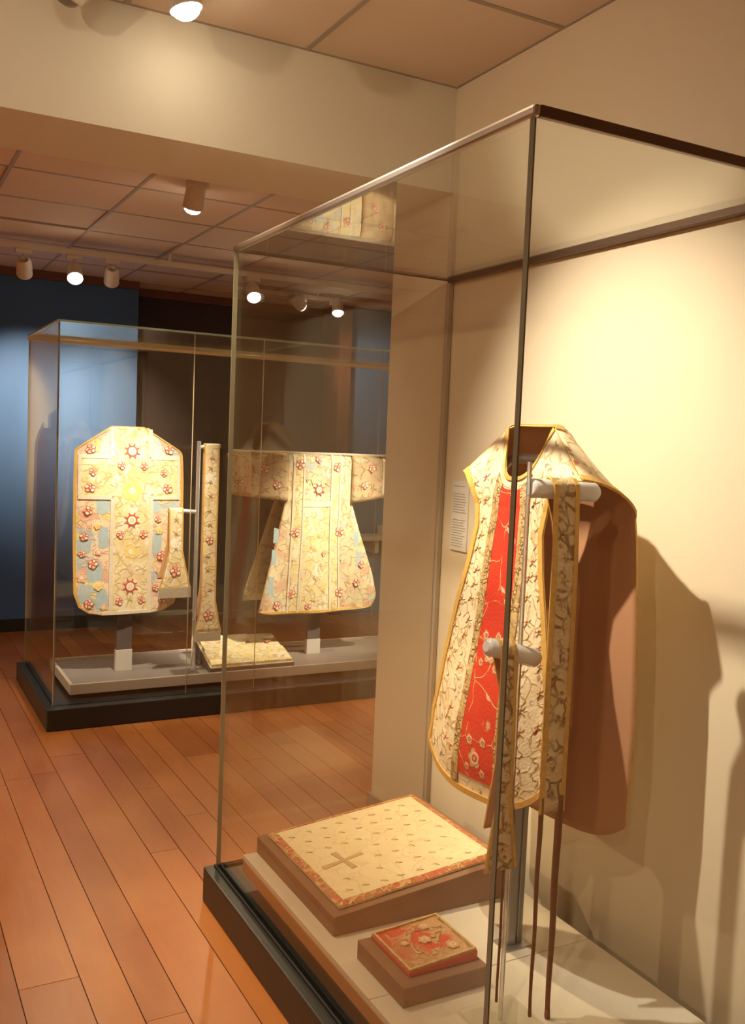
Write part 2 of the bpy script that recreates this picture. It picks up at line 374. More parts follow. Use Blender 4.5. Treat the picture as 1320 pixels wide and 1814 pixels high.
# ------------------------------------------------------------------ spotlights
def spot(mount, head, target, energy, angle, blend, label, group, bulb='bulb', col=WARM, r=0.050, length=0.13, soft=0.03):
    mount, head, target = Vector(mount), Vector(head), Vector(target)
    d = (target-head).normalized()
    g = G('track_spotlight', mount, label, 'spotlight', group)
    g.add(box('mounting_block', mount.x-.05, mount.x+.05, mount.y-.02, mount.y+.02, mount.z-.03, mount.z, 'track_white', bev=0.004))
    back = head - d*length
    g.add(tube('arm', [mount-Vector((0, 0, .02)), Vector((back.x*.5+head.x*.5, back.y*.5+head.y*.5, max(back.z, head.z)*.5+mount.z*.5)), (back+head)*.5], 0.010, 'track_white'))
    # open-fronted can: outer wall and recessed inner wall in one turned profile
    prof = [(0.0, r*.55), (0.012, r*.8), (0.03, r*.92), (length, r), (length+.004, r*.97), (length, r*.93), (length-.035, r*.88), (length-.036, 0.001)]
    a = Vector((0, 0, 1)) if abs(d.z) < .9 else Vector((1, 0, 0))
    u = d.cross(a).normalized(); w = d.cross(u); v, f = [], []
    n = 20
    for (t, rr) in prof:
        for k in range(n):
            th = 2*math.pi*k/n; v.append(back + d*t + rr*(math.cos(th)*u+math.sin(th)*w))
    for i in range(len(prof)-1):
        for k in range(n): f.append((i*n+k, i*n+(k+1) % n, (i+1)*n+(k+1) % n, (i+1)*n+k))
    f.append(tuple(range(n)))
    g.add(from_data('housing', v, f, 'track_white', smooth=True))
    c = head - d*0.020
    v, f = [], []
    dome = [(.90, 0.0), (.86, .022), (.74, .036), (.50, .046), (.22, .050)]
    for (rr_, off) in dome:
        for k in range(n):
            th = 2*math.pi*k/n; v.append(c + d*off + r*rr_*(math.cos(th)*u+math.sin(th)*w))
    for i in range(len(dome)-1):
        for k in range(n): f.append((i*n+k, i*n+(k+1) % n, (i+1)*n+(k+1) % n, (i+1)*n+k))
    f.append(tuple((len(dome)-1)*n+k for k in range(n)))
    g.add(from_data('bulb', v, f, bulb, smooth=True))
    if energy:
        l = bpy.data.lights.new('spot_beam', 'SPOT'); l.energy = energy; l.color = col
        l.spot_size = math.radians(angle); l.spot_blend = blend; l.shadow_soft_size = soft
        lo = bpy.data.objects.new('spot_beam', l); C.objects.link(lo)
        lo.location = head + d*0.036; lo.rotation_euler = d.to_track_quat('-Z', 'Y').to_euler()
        under(g.e, lo)
    return g
NEAR, FARG = 'ceiling spotlights of the near room', 'track spotlights of the far room'
# near room: the lamp by the beam and one out of view light the red-striped vestment
spot((0.81, 2.78, 2.90), (0.82, 2.79, 2.835), (1.50, 2.56, 0.36), 330, 52, 1.0, 'lit round ceiling spotlight beside the pale beam', NEAR, soft=0.02)
spot((0.53, 2.18, 2.90), (0.55, 2.18, 2.84), (1.91, 2.0, 1.36), 345, 60, 1.0, 'ceiling spotlight aimed at the red-striped vestment', NEAR, soft=0.02, col=PALE)
spot((0.52, 2.86, 2.90), (0.50, 2.88, 2.83), (-0.9, 4.6, 0.0), 0, 60, 1, 'unlit spotlight beside the lit one at the pale beam', NEAR, 'lens_dark')
spot((-0.4, 0.4, 2.90), (-0.37, 0.45, 2.78), (1.36, 2.3, 0.6), 60, 50, 1, 'ceiling spotlight over the near floor', NEAR, soft=0.02)
spot((-1.6, 0.5, 2.90), (-1.55, 0.55, 2.78), (0.6, 3.0, 2.6), 75, 80, 1, 'added unseen fill spotlight aimed across at the beam', NEAR)  # added lamp out of view, brightens the beam face and ceiling
spot((0.33, 2.28, 2.90), (0.34, 2.30, 2.82), (-0.10, 3.5, 0.0), 150, 62, 1, 'added unseen fill spotlight over the floor left of the near case', NEAR)  # invented lamp above the frame, lifts the floor and its bounce
spot((-1.2, -1.0, 2.90), (-1.2, -1.0, 2.78), (-0.9, -0.6, 0.0), 300, 130, 1, 'added unseen spotlight for bounce light at the near end of the room', NEAR)  # added behind the camera, gives the near room its ambient bounce
# far room
spot((1.39, 4.46, 2.80), (1.39, 4.53, 2.69), (1.38, 5.47, 0.92), 400, 42, 1.0, 'single lit spotlight hanging in front of the blue-patched vestment', FARG, col=PALE)
spot((3.22, 4.16, 2.80), (3.20, 4.22, 2.69), (2.58, 5.50, 0.84), 850, 34, 1.0, 'spotlight in front of the wide-sleeved vestment', FARG, col=PALE)
trk = G('light_track', (2.2, 6.36, 2.735), 'long pale lighting track under the far ceiling', 'light track')
trk.add(box('rail', -1.4, 5.2, 6.34, 6.38, 2.715, 2.75, 'track_white', bev=0.004))
for xx in (-0.6, 1.8, 4.2): trk.add(box('hanger', xx-.01, xx+.01, 6.35, 6.37, 2.75, 2.803, 'track_white'))
spot((0.87, 6.36, 2.715), (0.885, 6.42, 2.57), (1.12, 7.72, 1.68), 330, 54, 1, 'leftmost spotlight on the long track', FARG, 'bulb_dim')
spot((1.18, 6.36, 2.715), (1.175, 6.30, 2.56), (0.9, 3.9, 0.0), 70, 80, 1, 'glaring spotlight between two dimmer ones on the track', FARG)
spot((1.42, 6.36, 2.715), (1.43, 6.42, 2.58), (1.66, 7.72, 1.70), 300, 52, 1, 'spotlight just right of the glaring one on the track', FARG, 'bulb_dim')
spot((2.40, 6.36, 2.715), (2.39, 6.30, 2.57), (2.0, 4.0, 0.0), 70, 80, 1, 'glaring spotlight seen through the near glass case', FARG)
trk2 = G('light_track', (3.3, 7.25, 2.76), 'short lighting track in front of the recessed wall', 'light track')
trk2.add(box('rail', 2.6, 4.6, 7.23, 7.27, 2.755, 2.785, 'track_white', bev=0.004))
trk2.add(box('hanger', 3.3, 3.32, 7.24, 7.26, 2.785, 2.803, 'track_white'))
spot((3.48, 7.25, 2.755), (3.49, 7.22, 2.665), (3.2, 6.3, 0.4), 22, 80, 1, 'lit spotlight beside the wooden post', FARG)
spot((3.16, 7.25, 2.755), (3.15, 7.20, 2.68), (4.9, 7.72, 1.6), 90, 70, 1, 'small dim spotlight left of the wooden post', FARG, 'bulb_dim')
spot((-2.2, 5.2, 2.80), (-2.18, 5.18, 2.69), (-0.9, 4.8, 0.0), 430, 120, 1, 'added unseen fill spotlight over the left of the far room', FARG)  # added off to the left, floor bounce brightens the far ceiling
spot((4.6, 5.0, 2.80), (4.58, 5.0, 2.69), (4.2, 5.2, 0.0), 430, 120, 1, 'added unseen fill spotlight over the right of the far room', FARG)  # second added bounce lamp, hidden beyond the wall end

# ------------------------------------------------------------------ glass cases
def pane(g, x0, x1, y0, y1, z0, z1, edge='glass_edge'):
    """a sheet of glass with thickness; its narrow sides show the edge tint"""
    dims = (x1-x0, y1-y0, z1-z0); thin = dims.index(min(dims))
    fm = []
    for f in BF:
        ax = 2 if f in (BF[0], BF[1]) else (1 if f in (BF[2], BF[4]) else 0)
        fm.append(0 if ax == thin else 1)
    v = boxv(x0, x1, y0, y1, z0, z1)
    return g.add(from_data('glass_pane', v, BF, ['case_glass', edge], midx=fm))

ZB = 0.12
XL, CY0, CY1, ZT = 1.062, 1.412, 2.995, 2.205
nc = G('display_case', (1.46, 2.2, 0), 'tall frameless glass case against the cream wall, holding the red-striped vestment', 'display case', 'glass display cases')
nc.add(box('base', 1.022, 1.905, 1.37, 3.012, 0, ZB, 'black_lacquer', bev=0.006))
nc.add(box('gasket', XL-.006, XL+.018, CY0-.004, CY1+.002, ZB, ZB+.008, 'black_rubber'))
nc.add(box('gasket', XL+.018, 1.90, CY1-.016, CY1+.002, ZB, ZB+.008, 'black_rubber'))
T = 0.014
pane(nc, XL, XL+T, CY0+T, CY1-.007, ZB+.008, ZT-.004)               # long side
pane(nc, XL, 1.905, CY0, CY0+T, ZB+.008, ZT-.004)                # near end
pane(nc, XL, 1.905, CY1-.007, CY1, ZB+.008, ZT-.004, 'glass_edge')       # far end
pane(nc, XL+.004, 1.905, CY0+.004, CY1-.004, ZT-.002, ZT+.008)   # top
nc.add(box('top_rim', XL-.004, XL+.010, CY0-.004, CY1+.004, ZT-.008, ZT+.014, 'rim_highlit', bev=0.006))
nc.add(box('top_rim', XL+.010, 1.905, CY0-.004, CY0+.010, ZT-.008, ZT+.014, 'rim_bronze', bev=0.003))
nc.add(box('top_rim', 1.888, 1.908, CY0+.010, CY1-.004, ZT-.012, ZT+.012, 'rim_bronze', bev=0.003))
nc.add(box('top_rim', XL+.010, 1.888, CY1-.006, CY1+.004, ZT-.004, ZT+.008, 'rim_bronze', bev=0.002))
nc.add(box('wall_channel', 1.890, 1.908, CY1-.020, CY1+.004, ZB+.008, ZT-.012, 'skirting', bev=0.002))
ZP = 0.22
PX0, PX1, PY0, PY1 = 1.10, 1.806, 1.44, 2.84
nc.add(box('platform_support', PX0+.06, PX1-.06, PY0+.05, PY1-.08, ZB, ZP-.058, 'black_lacquer'))
nc.add(box('platform_panel', PX0+.001, PX1, PY0, 1.949, ZP-.018, ZP, 'platform_paint', bev=0.002))
nc.add(box('platform_panel', PX0+.001, PX1, 1.9515, PY1, ZP-.018, ZP, 'platform_paint', bev=0.002))
nc.add(box('platform_frame', PX0, PX1-.002, PY0+.001, PY1-.001, ZP-.058, ZP-.018, 'platform_brown', bev=0.002))

FX0, FX1, FY0, FY1, FZT = 0.878, 4.10, 5.131, 6.155, 2.153
fc = G('display_case', (2.4, 5.6, 0), 'long low-based glass case in the far room, holding two gold vestments', 'display case', 'glass display cases')
fc.add(box('base', 0.838, 4.14, 5.068, 6.20, 0, 0.118, 'black_lacquer', bev=0.006))
pane(fc, FX0, FX0+.010, FY0+.01, FY1-.01, .118, FZT)
pane(fc, FX1-.010, FX1, FY0+.01, FY1-.01, .118, FZT)
cuts = [FX0, 1.609, 2.021, 3.10, FX1]
for a, b in zip(cuts, cuts[1:]): pane(fc, a+.0008, b-.0008, FY0, FY0+.010, .118, FZT, 'joint')
cuts = [FX0, 3.344, FX1]
for a, b in zip(cuts, cuts[1:]): pane(fc, a+.001, b-.001, FY1-.010, FY1, .118, FZT, 'joint')
for a, b in ((FX0, 2.30), (2.30, FX1)): pane(fc, a-.004, b, FY0-.004, FY1+.004, FZT+.001, FZT+.011, 'glass_edge_green')
fc.add(box('back_rail', FX0-.004, FX1+.004, FY1-.012, FY1+.012, FZT-.022, FZT, 'joint', bev=0.003))
ZT2 = 0.20
fc.add(box('tray_support', 1.15, 3.9, 5.32, 5.95, .118, ZT2-.055, 'black_lacquer'))
fc.add(box('tray_bed', 1.005, 3.98, 5.245, 5.865, ZT2-.03, ZT2-.012, 'tray_paint'))
for (a, b, c, d) in ((0.985, 4.0, 5.225, 5.245), (0.985, 4.0, 5.865, 5.885), (0.985, 1.005, 5.245, 5.865), (3.98, 4.0, 5.245, 5.865)):
    fc.add(box('tray_lip', a, b, c, d, ZT2-.055, ZT2+.002, 'tray_edge', bev=0.002))
ZT2 -= 0.012

# ------------------------------------------------------------------ embroidery
MF = 0.55
class Cloth:
    """a piece of cloth as P(s, z, off): s across, z up the cloth, off in front of it"""
    def __init__(c, fn, us=(1, 1)): c.fn = fn; c.us = us
    def P(c, s, z, off=0.0):
        e = 0.004
        p = c.fn(s, z)
        if not off: return p
        n = (c.fn(s+e, z)-c.fn(s-e, z)).cross(c.fn(s, z+e)-c.fn(s, z-e))
        return p + n.normalized()*off
    def strip(c, name, fa, fb, z0, z1, mat, off=0.003, rows=24, cols=2):
        """band between s = fa(z) and s = fb(z)"""
        v, f, uv = [], [], []
        for i in range(rows+1):
            z = lerp(z0, z1, i/rows); a, b = fa(z), fb(z)
            for j in range(cols+1):
                s = lerp(a, b, j/cols); v.append(c.P(s, z, off)); uv.append((s, z))
        W_ = cols+1
        for i in range(rows):
            for j in range(cols): f.append((i*W_+j, i*W_+j+1, (i+1)*W_+j+1, (i+1)*W_+j))
        nv = len(v)                                          # closed rim back to the cloth
        edge = [i*W_ for i in range(rows+1)], [i*W_+cols for i in range(rows+1)], list(range(W_)), list(range(rows*W_, rows*W_+W_))
        for k, ed in enumerate(edge):
            base = len(v)
            for q in ed: v.append(c.P(uv[q][0], uv[q][1], 0.0003)); uv.append(uv[q])
            for q in range(len(ed)-1): f.append((ed[q], ed[q+1], base+q+1, base+q))
        uv = [(a*c.us[0], b*c.us[1]) for a, b in uv]
        return from_data(name, v, f, mat, smooth=False, uv=uv)
    def motif(c, name, s0, z0, size, shapes, rot=0.0, off=0.004):
        """shapes: list of (material, polygon) in unit coordinates; each a low raised pad"""
        v, f, mi, mats = [], [], [], []
        cr, sr = math.cos(rot), math.sin(rot)
        for li, (mat, poly) in enumerate(shapes):
            if mat not in mats: mats.append(mat)
            k = mats.index(mat); o2 = off*MF + 0.00035*li; b = len(v); n = len(poly)
            for (px, py) in poly:
                X_, Z_ = s0+size*(cr*px-sr*py), z0+size*(sr*px+cr*py); v.append(c.P(X_, Z_, o2))
            for (px, py) in poly:
                X_, Z_ = s0+size*(cr*px-sr*py), z0+size*(sr*px+cr*py); v.append(c.P(X_, Z_, 0.0003))
            f.append(tuple(range(b, b+n))); mi.append(k)
            for q in range(n): f.append((b+q, b+n+q, b+n+(q+1) % n, b+(q+1) % n)); mi.append(k)
        return from_data(name, v, f, mats, midx=mi)
def disc(x, y, r, n=10, sq=1.0): return [(x+r*math.cos(2*math.pi*k/n), y+sq*r*math.sin(2*math.pi*k/n)) for k in range(n)]
def leaf(x, y, ang, L, w):
    d = (math.cos(ang), math.sin(ang)); p = (-d[1], d[0])
    return [(x, y), (x+d[0]*L*.4+p[0]*w, y+d[1]*L*.4+p[1]*w), (x+d[0]*L, y+d[1]*L), (x+d[0]*L*.4-p[0]*w, y+d[1]*L*.4-p[1]*w)]
def rosette():
    sh = []
    for k in range(8):
        a = k*math.pi/4 + math.pi/8
        sh.append(('thread_red', leaf(.50*math.cos(a), .50*math.sin(a), a, .50, .11)))
    sh += [('thread_red', disc(0, 0, .62, 18)), ('thread_cream', disc(0, 0, .46, 16)), ('thread_pink', disc(0, 0, .24, 9)), ('thread_cream', disc(0, 0, .14, 8))]
    return sh
def rose(r):
    sh = [('thread_tan', leaf(-.1, -.5, -2.3, .7, .10)), ('thread_green', leaf(.2, -.5, -.7, .55, .09)), ('thread_tan', leaf(0, .5, 1.9, .6, .10))]
    for k in range(5):
        a = k*1.2566 + r.random()*.5; q = .42 + .12*r.random()
        sh.append(('thread_red', disc(.46*math.cos(a), .46*math.sin(a), q, 9, .9)))
        sh.append(('thread_pink' if k % 2 else 'thread_cream', disc(.54*math.cos(a), .54*math.sin(a), q*.68, 8, .85)))
    return sh + [('thread_red', disc(0, 0, .30, 9)), ('thread_pink', disc(.04, .03, .18, 7))]
def bloom(m1, m2):
    sh = [('thread_green', leaf(0, -.2, -1.4, .9, .10))]
    for k in range(5):
        a = k*1.2566; sh.append((m1, disc(.5*math.cos(a), .5*math.sin(a), .36, 7)))
    return sh + [(m2, disc(0, 0, .3, 8))]
def sprig(m1='thread_gold', m2='thread_red'):
    sh = [(m1, leaf(0, 0, a, .95, .09)) for a in (0.5, 1.57, 2.64, 3.9, 5.5)]
    return sh + [(m2, disc(0, .1, .20, 7))]
def curl():
    """an S-shaped scroll of thread"""
    pts = []; n = 9
    for k in range(n):
        t = k/(n-1); pts.append((.55*math.sin(t*5.2), -1+2*t))
    L_ = [(x-.06, y) for x, y in pts]; R_ = [(x+.06, y) for x, y in pts]
    return [('thread_gold', L_ + R_[::-1])]

# ------------------------------------------------------------------ near vestment (red-striped chasuble)
TH = math.radians(3)
NO = Vector((1.580, 2.030, 0)); NN = Vector((-math.cos(TH), -math.sin(TH), 0)); NW = Vector((-math.sin(TH), math.cos(TH), 0))
def nl(n, s, z): return NO + NN*n + NW*s + Vector((0, 0, z))
HWF = [(.66, .14), (.70, .205), (.75, .236), (.84, .250), (.99, .234), (1.14, .198), (1.28, .156), (1.38, .138), (1.44, .148), (1.47, .165), (1.52, .21)]
def front_hem(u): return .664 + .0*u
def ridge(s): return 1.655 - max(0, abs(s)-.088)*0.86
def front_pt(u, v):
    """u in [-1,1] across, v in [0,1] from hem to shoulder ridge"""
    v1 = .80
    if v <= v1:
        k = v/v1
        hem = .655 + .10*abs(u)**3.0
        z = lerp(hem, 1.44, k); s = u*table(HWF, max(z, .80) if z < .80 else z)
        n = lerp(.140, .070, max(0, (z-.75)/.69)) + .012*math.sin(z*9+u*2)*(1-k) - .02*u*u*(1-k)
        return nl(n, s, z)
    t = (v-v1)/(1-v1)
    s = u*lerp(table(HWF, 1.44), .242, t**1.15)
    a = min(1, abs(s)/.088)
    top = (1.522 + .133*a**3.2) if abs(s) < .088 else ridge(s)
    z = lerp(1.44, top, t)
    n_top = lerp(.066, .012, a**2.2) + .036*max(0, (abs(s)-.088)/.15)
    n = lerp(.070, n_top, t**1.6) + .012*math.sin(math.pi*t)*abs(u)
    return nl(n, s, z)
HWB = [(.57, .20), (.60, .255), (.68, .290), (.88, .300), (1.16, .292), (1.38, .277), (1.46, .264)]
def back_pt(u, v):
    v1 = .82
    if v <= v1:
        k = v/v1; hem = .568 + .07*abs(u)**4
        z = lerp(hem, 1.44, k)
        s = u*table(HWB, z if z > .70 else max(z, .70))
        n = -.120 - .006*math.cos(u*3+z*4)
        return nl(n, s, z)
    t = (v-v1)/(1-v1)
    s = u*lerp(.268, .242, t)
    a = min(1, abs(s)/.088)
    top = 1.662 if abs(s) < .088 else ridge(s) + .004
    z = lerp(1.44, top, math.sin(t*math.pi/2)**.9)
    n = lerp(-.120, lerp(-.040, .010, a**3) + .036*max(0, (abs(s)-.088)/.15), t**1.8)
    return nl(n, s, z)
def grid(name, fn, nu, nv, mats, thick, uvf, flip=False, neck=None):
    v, f, uv = [], [], []
    for j in range(nv+1):
        for i in range(nu+1):
            u = -1+2*i/nu; t = j/nv; v.append(fn(u, t)); uv.append(uvf(u, t))
    for j in range(nv):
        for i in range(nu):
            q = (j*(nu+1)+i, j*(nu+1)+i+1, (j+1)*(nu+1)+i+1, (j+1)*(nu+1)+i)
            f.append(q[::-1] if flip else q)
    o = from_data(name, v, f, mats, smooth=True, uv=uv)
    sd = o.modifiers.new('thickness', 'SOLIDIFY'); sd.thickness = thick; sd.offset = -1
    if len(mats) > 1: sd.material_offset = 1
    if len(mats) > 2: sd.material_offset_rim = 2
    return o
ch = G('chasuble', (NO.x, NO.y, ZP), 'cream and gold brocade chasuble with a broad red centre stripe, brown lining showing', 'vestment')
fp = ch.add(grid('front_panel', front_pt, 36, 56, ['brocade_cream', 'lining', 'gold_trim'], .004, lambda u, t: (u*.25+3, t*.9), flip=True))
bp_ = ch.add(grid('back_panel', back_pt, 36, 56, ['brocade_cream', 'lining', 'gold_trim'], .004, lambda u, t: (u*.29+8, t*1.1)))
fC = Cloth(lambda s, v: front_pt(-s, v), (.21, .95))            # here s is u mirrored so that normals point outward; v is the height parameter
def v_at(z): return .80*(z-.655)/(1.44-.655)
def sub(parent, o): o.parent = parent; return o
def uz(hw): return lambda v: hw(v)
def half(v):   # true half width in metres at height parameter v for narrow centre bands
    return max(.05, (front_pt(1, v)-front_pt(-1, v)).length/2)
red_w = lambda v: lerp(.074, .040, min(1, v/.9))
sub(fp, fC.strip('red_stripe', lambda v: -red_w(v)/half(v), lambda v: red_w(v)/half(v), .055, .915, 'brocade_red', .003, 60, 8))
for sg in (-1, 1):
    sub(fp, fC.strip('gold_braid', lambda v: sg*red_w(v)/half(v) - (.0 if sg > 0 else .028/half(v)), lambda v: sg*red_w(v)/half(v) + (.028/half(v) if sg > 0 else 0), .02, .93, 'braid_gold', .004, 60, 3))
    sub(fp, fC.strip('edge_trim', lambda v: (sg*1.0 if sg < 0 else 1-.016/half(v)), lambda v: (sg*1.0 if sg > 0 else -1+.016/half(v)), .0, 1.0, 'gold_trim', .004, 70, 2))
sub(fp, fC.strip('hem_trim', lambda v: -1, lambda v: 1, .0, .018, 'gold_trim', .004, 3, 36))
sub(fp, fC.strip('neck_trim', lambda v: -.40, lambda v: .40, .975, 1.0, 'gold_trim', .004, 3, 24))
rr = random.Random(3)
for v in (.06, .11, .16, .21, .26, .31, .36, .41, .46, .51, .56, .61, .66, .71, .76, .81, .87):
    hw = half(v)
    for sg in (-1, 1):
        base = (red_w(v)+.03)/hw; room = 1-base
        for fr in ((.34, .76) if hw > .15 else (.5,)):
            s = sg*(base + room*fr) + rr.uniform(-.03, .03)
            k = rr.random()
            # unit motif is stretched from cloth parameters back to metres
            sh = sprig('thread_tan', 'thread_red') if k < .6 else curl()
            sh = [(m_, [(x_/hw, y_*1.0) for x_, y_ in p_]) for m_, p_ in sh]
            sub(fp, fC.motif('embroidered_sprig', s, v+rr.uniform(-.012, .012), .0165, sh, 0, .0035))
for v in (.115, .40):                                                # gold flowers worked on the stripe
    hw = half(v)
    for (ds, dv, sz) in ((0, 0, .030), (-.028, .045, .017), (.026, .05, .016), (.03, -.035, .014), (-.03, -.03, .013)):
        sh = [(m_, [(x_/hw, y_) for x_, y_ in p_]) for m_, p_ in ([('thread_gold', disc(.6*math.cos(k*1.05), .6*math.sin(k*1.05), .34, 7)) for k in range(6)] + [('thread_pink', disc(0, 0, .55, 12)), ('thread_red', disc(0, 0, .36, 10)), ('thread_gold', disc(0, 0, .18, 8))])]
        sub(fp, fC.motif('gold_flower', ds/hw, v+dv, sz, sh, 0, .0045))
for v in (.56, .72, .27):
    hw = half(v)
    sh = [(m_, [(x_/hw, y_) for x_, y_ in p_]) for m_, p_ in curl() + [('thread_gold', leaf(0, -.2, .6, .8, .16)), ('thread_pink', leaf(.1, .2, 2.4, .8, .16))]]
    sub(fp, fC.motif('gold_scroll', 0.12, v, .038, sh, 0, .0045))
bC = Cloth(back_pt, (.29, 1.05))
for sg in (-1, 1):
    sub(bp_, bC.strip('edge_trim', lambda v: (-1 if sg < 0 else .945), lambda v: (1 if sg > 0 else -.945), 0, 1, 'gold_trim', .003, 60, 2))
# collar band and shoulder bands visible on the sloping near shoulder
sub(bp_, bC.strip('neck_trim', lambda v: -.40, lambda v: .40, .975, 1.0, 'gold_trim', .003, 3, 24))
# stand of the chasuble
st = G('mount_stand', (NO.x, NO.y, ZP), 'slim grey metal post holding up the red-striped chasuble', 'stand')
st.add(box('post', 1.562, 1.590, 2.005, 2.033, ZP+.004, 1.46, 'post_metal', bev=0.003))
st.add(box('post', 1.598, 1.616, 2.010, 2.030, ZP+.004, 1.46, 'post_metal', bev=0.003))
st.add(box('foot_plate', 1.545, 1.632, 1.985, 2.050, ZP, ZP+.005, 'post_metal', bev=0.001))
def yoke():
    pts = []
    for k in range(13):
        s = -.19 + .38*k/12; pts.append(nl(-.005, s, ridge(s)-.085))
    return tube('shoulder_bar', pts, .014, 'post_metal')
st.add(yoke())
st.add(tube('neck_rod', [(1.60, 2.03, 1.44), nl(-.005, 0, 1.575)], .010, 'post_metal'))

# acrylic stand with two pegs, stole and maniple
ac = G('acrylic_stand', (1.34, 1.733, ZP), 'clear acrylic stand with two pegs in front of the red-striped chasuble', 'stand')
ac.add(box('upright', 1.3365, 1.3445, 1.7285, 1.7375, ZP+.01, 1.568, 'acrylic_bar', bev=0.0015))
ac.add(box('base_plate', 1.27, 1.43, 1.66, 1.81, ZP, ZP+.010, 'acrylic', bev=0.002))
ac.add(tube('peg', [(1.3445, 1.733, 1.508), (1.350, 1.733, 1.508), (1.372, 1.733, 1.508), (1.535, 1.733, 1.500), (1.545, 1.733, 1.500)], .02, 'acrylic_frosted', seg=18, radii=[.016, .023, .023, .023, .015]))
ac.add(tube('peg', [(1.243, 1.733, 1.146), (1.252, 1.733, 1.144), (1.3365, 1.733, 1.122), (1.385, 1.733, 1.108), (1.395, 1.733, 1.105)], .02, 'acrylic_frosted', seg=18, radii=[.012, .021, .022, .022, .014]))
def band(name, label, cat, xf, ytop, ztop, r, zlo_front, zlo_back, wf, mat, trim, x_dir=(1, 0), sway=0.0, trimw=.014, flare=None, cloth_th=.003, xshift_back=.0):
    """cloth band hung over a peg; path parameter t runs up the front leg, over, and down the back leg"""
    g = G(name, (xf, ytop, ztop), label, cat)
    def path(t):
        # t<0 front leg (z distance below), |t|<=arc over peg, t>0 back leg
        arc = math.pi*r/2
        if t < -arc: return (-r - .010*math.sin(min(1, (-t-arc)/.3)*math.pi/2), ztop + (t+arc))
        if t > arc: return (r + .006*math.sin(min(1, (t-arc)/.3)*math.pi/2), ztop - (t-arc))
        a = t/r; return (r*math.sin(a), ztop + r*math.cos(a))
    tf, tb = -(ztop-zlo_front) - math.pi*r/2, (ztop-zlo_back) + math.pi*r/2
    def fn(s, t):
        dy, z = path(t)
        xs_ = xf + s + sway*math.sin(t*3.1) + (xshift_back*min(1, max(0, t)/.15))
        return Vector((xs_, ytop+dy, z))
    c = Cloth(fn)
    def wd(t): return wf(t-tf) if t < 0 else wf(tb-t)
    rows = 70; v, f, uv = [], [], []
    ts = [lerp(tf, tb, k/rows) for k in range(rows+1)]
    ts = sorted(set(ts + [math.pi*r/2*k/6 for k in range(-6, 7)]))
    for t in ts:
        for j in range(7):
            s = lerp(-wd(t), wd(t), j/6); v.append(fn(s, t)); uv.append((s+1, t+2))
    for i in range(len(ts)-1):
        for j in range(6): f.append((i*7+j, i*7+j+1, (i+1)*7+j+1, (i+1)*7+j))
    o = from_data('band', v, f, [mat, 'lining', trim], smooth=True, uv=uv)
    sd = o.modifiers.new('thickness', 'SOLIDIFY'); sd.thickness = cloth_th; sd.offset = -1; sd.material_offset = 1; sd.material_offset_rim = 2
    g.add(o)
    for sg in (-1, 1):
        e = c.strip('edge_trim', lambda t: (-wd(t) if sg < 0 else wd(t)-trimw), lambda t: (-wd(t)+trimw if sg < 0 else wd(t)), tf+.001, tb-.001, trim, .002, 90, 1)
        sub(o, e) if False else under(g.e, e)
    return g, c, o, tf, tb
# near stole
sg_, sC, sO, tf, tb = band('stole', 'gold brocade stole hung over the upper clear peg', 'stole', 1.432, 1.733, 1.508, .026, .74, .80,
                          lambda d: .037, 'brocade_stole', 'gold_trim', trimw=.012, xshift_back=.052)
rr = random.Random(9)
t = tf + .06
while t < -.08:
    under(sg_.e, sC.motif('embroidered_sprig', rr.uniform(-.012, .012), t, .015, sprig('thread_gold', 'thread_tan'), rr.uniform(-1, 1), .003)); t += .055
for (xa, zb, r0, ya) in ((1.402, .255, .0055, 1.700), (1.458, .235, .0085, 1.702)):
    pts = [(xa + .0012*math.sin(k*.9), ya, lerp(.78, zb, k/14)) for k in range(15)]
    sg_.add(tube('hanging_cord', pts, r0, 'cord', seg=8, radii=[r0*1.15-(r0*.45)*k/14 for k in range(15)]))
    sg_.add(tube('tassel', [(pts[-1][0], pts[-1][1], zb+.012), (pts[-1][0], pts[-1][1], zb-.004), (pts[-1][0]+.001, pts[-1][1], zb-.013)], r0, 'cord', seg=8, radii=[r0*.7, r0*.85, r0*.8]))
# near maniple
mg_, mC, mO, tf, tb = band('maniple', 'short gold brocade maniple with a flared end on the lower clear peg', 'maniple', 1.290, 1.733, 1.135, .026, .625, .70,
                          lambda d: lerp(.046, .022, min(1, d/.16)), 'brocade_stole', 'gold_trim', trimw=.008, xshift_back=.042)
t = tf + .05
while t < -.08:
    under(mg_.e, mC.motif('embroidered_sprig', rr.uniform(-.006, .006), t, .012, sprig('thread_gold', 'thread_red'), rr.uniform(-1, 1), .003)); t += .05
mg_.add(tube('hanging_cord', [(1.306+.001*math.sin(k), 1.706, lerp(.80,   .30, k/12)) for k in range(13)], .0032, 'cord', seg=8))

# ------------------------------------------------------------------ veil and burse on their plinths
def flat_cloth(x0, x1, y0, y1, za, zb):
    """cloth lying on a slope rising along +x; s = x, z parameter = y"""
    return Cloth(lambda s, t: Vector((s, t, lerp(za, zb, (s-x0)/(x1-x0)))))
VX0, VX1, VY0, VY1 = 1.147, 1.752, 2.250, 2.838
za, zb = .276, .336
vp = tag(box('plinth', VX0, VX1, VY0, VY1, ZP, .3, 'plinth_cloth', bev=0.003, top=[za, zb, zb, za]), 'low sloping brown plinth under the pale veil with the cross', 'plinth')
ve = G('chalice_veil', (1.45, 2.55, .306), 'square cream veil with a gold cross and red-gold border on its plinth', 'veil')
ix0, ix1, iy0, iy1 = VX0+.028, VX1-.020, VY0+.026, VY1-.020
def veil_fn(s, t):
    k = (s-VX0)/(VX1-VX0)
    e = min(s-ix0, ix1-s, t-iy0, iy1-t)
    puff = .011*(1-math.exp(-max(0, e)/.02))
    return Vector((s, t, lerp(za, zb, k) + .006 + puff + .0012*math.sin(s*31)*math.sin(t*27)))
vC = Cloth(veil_fn)
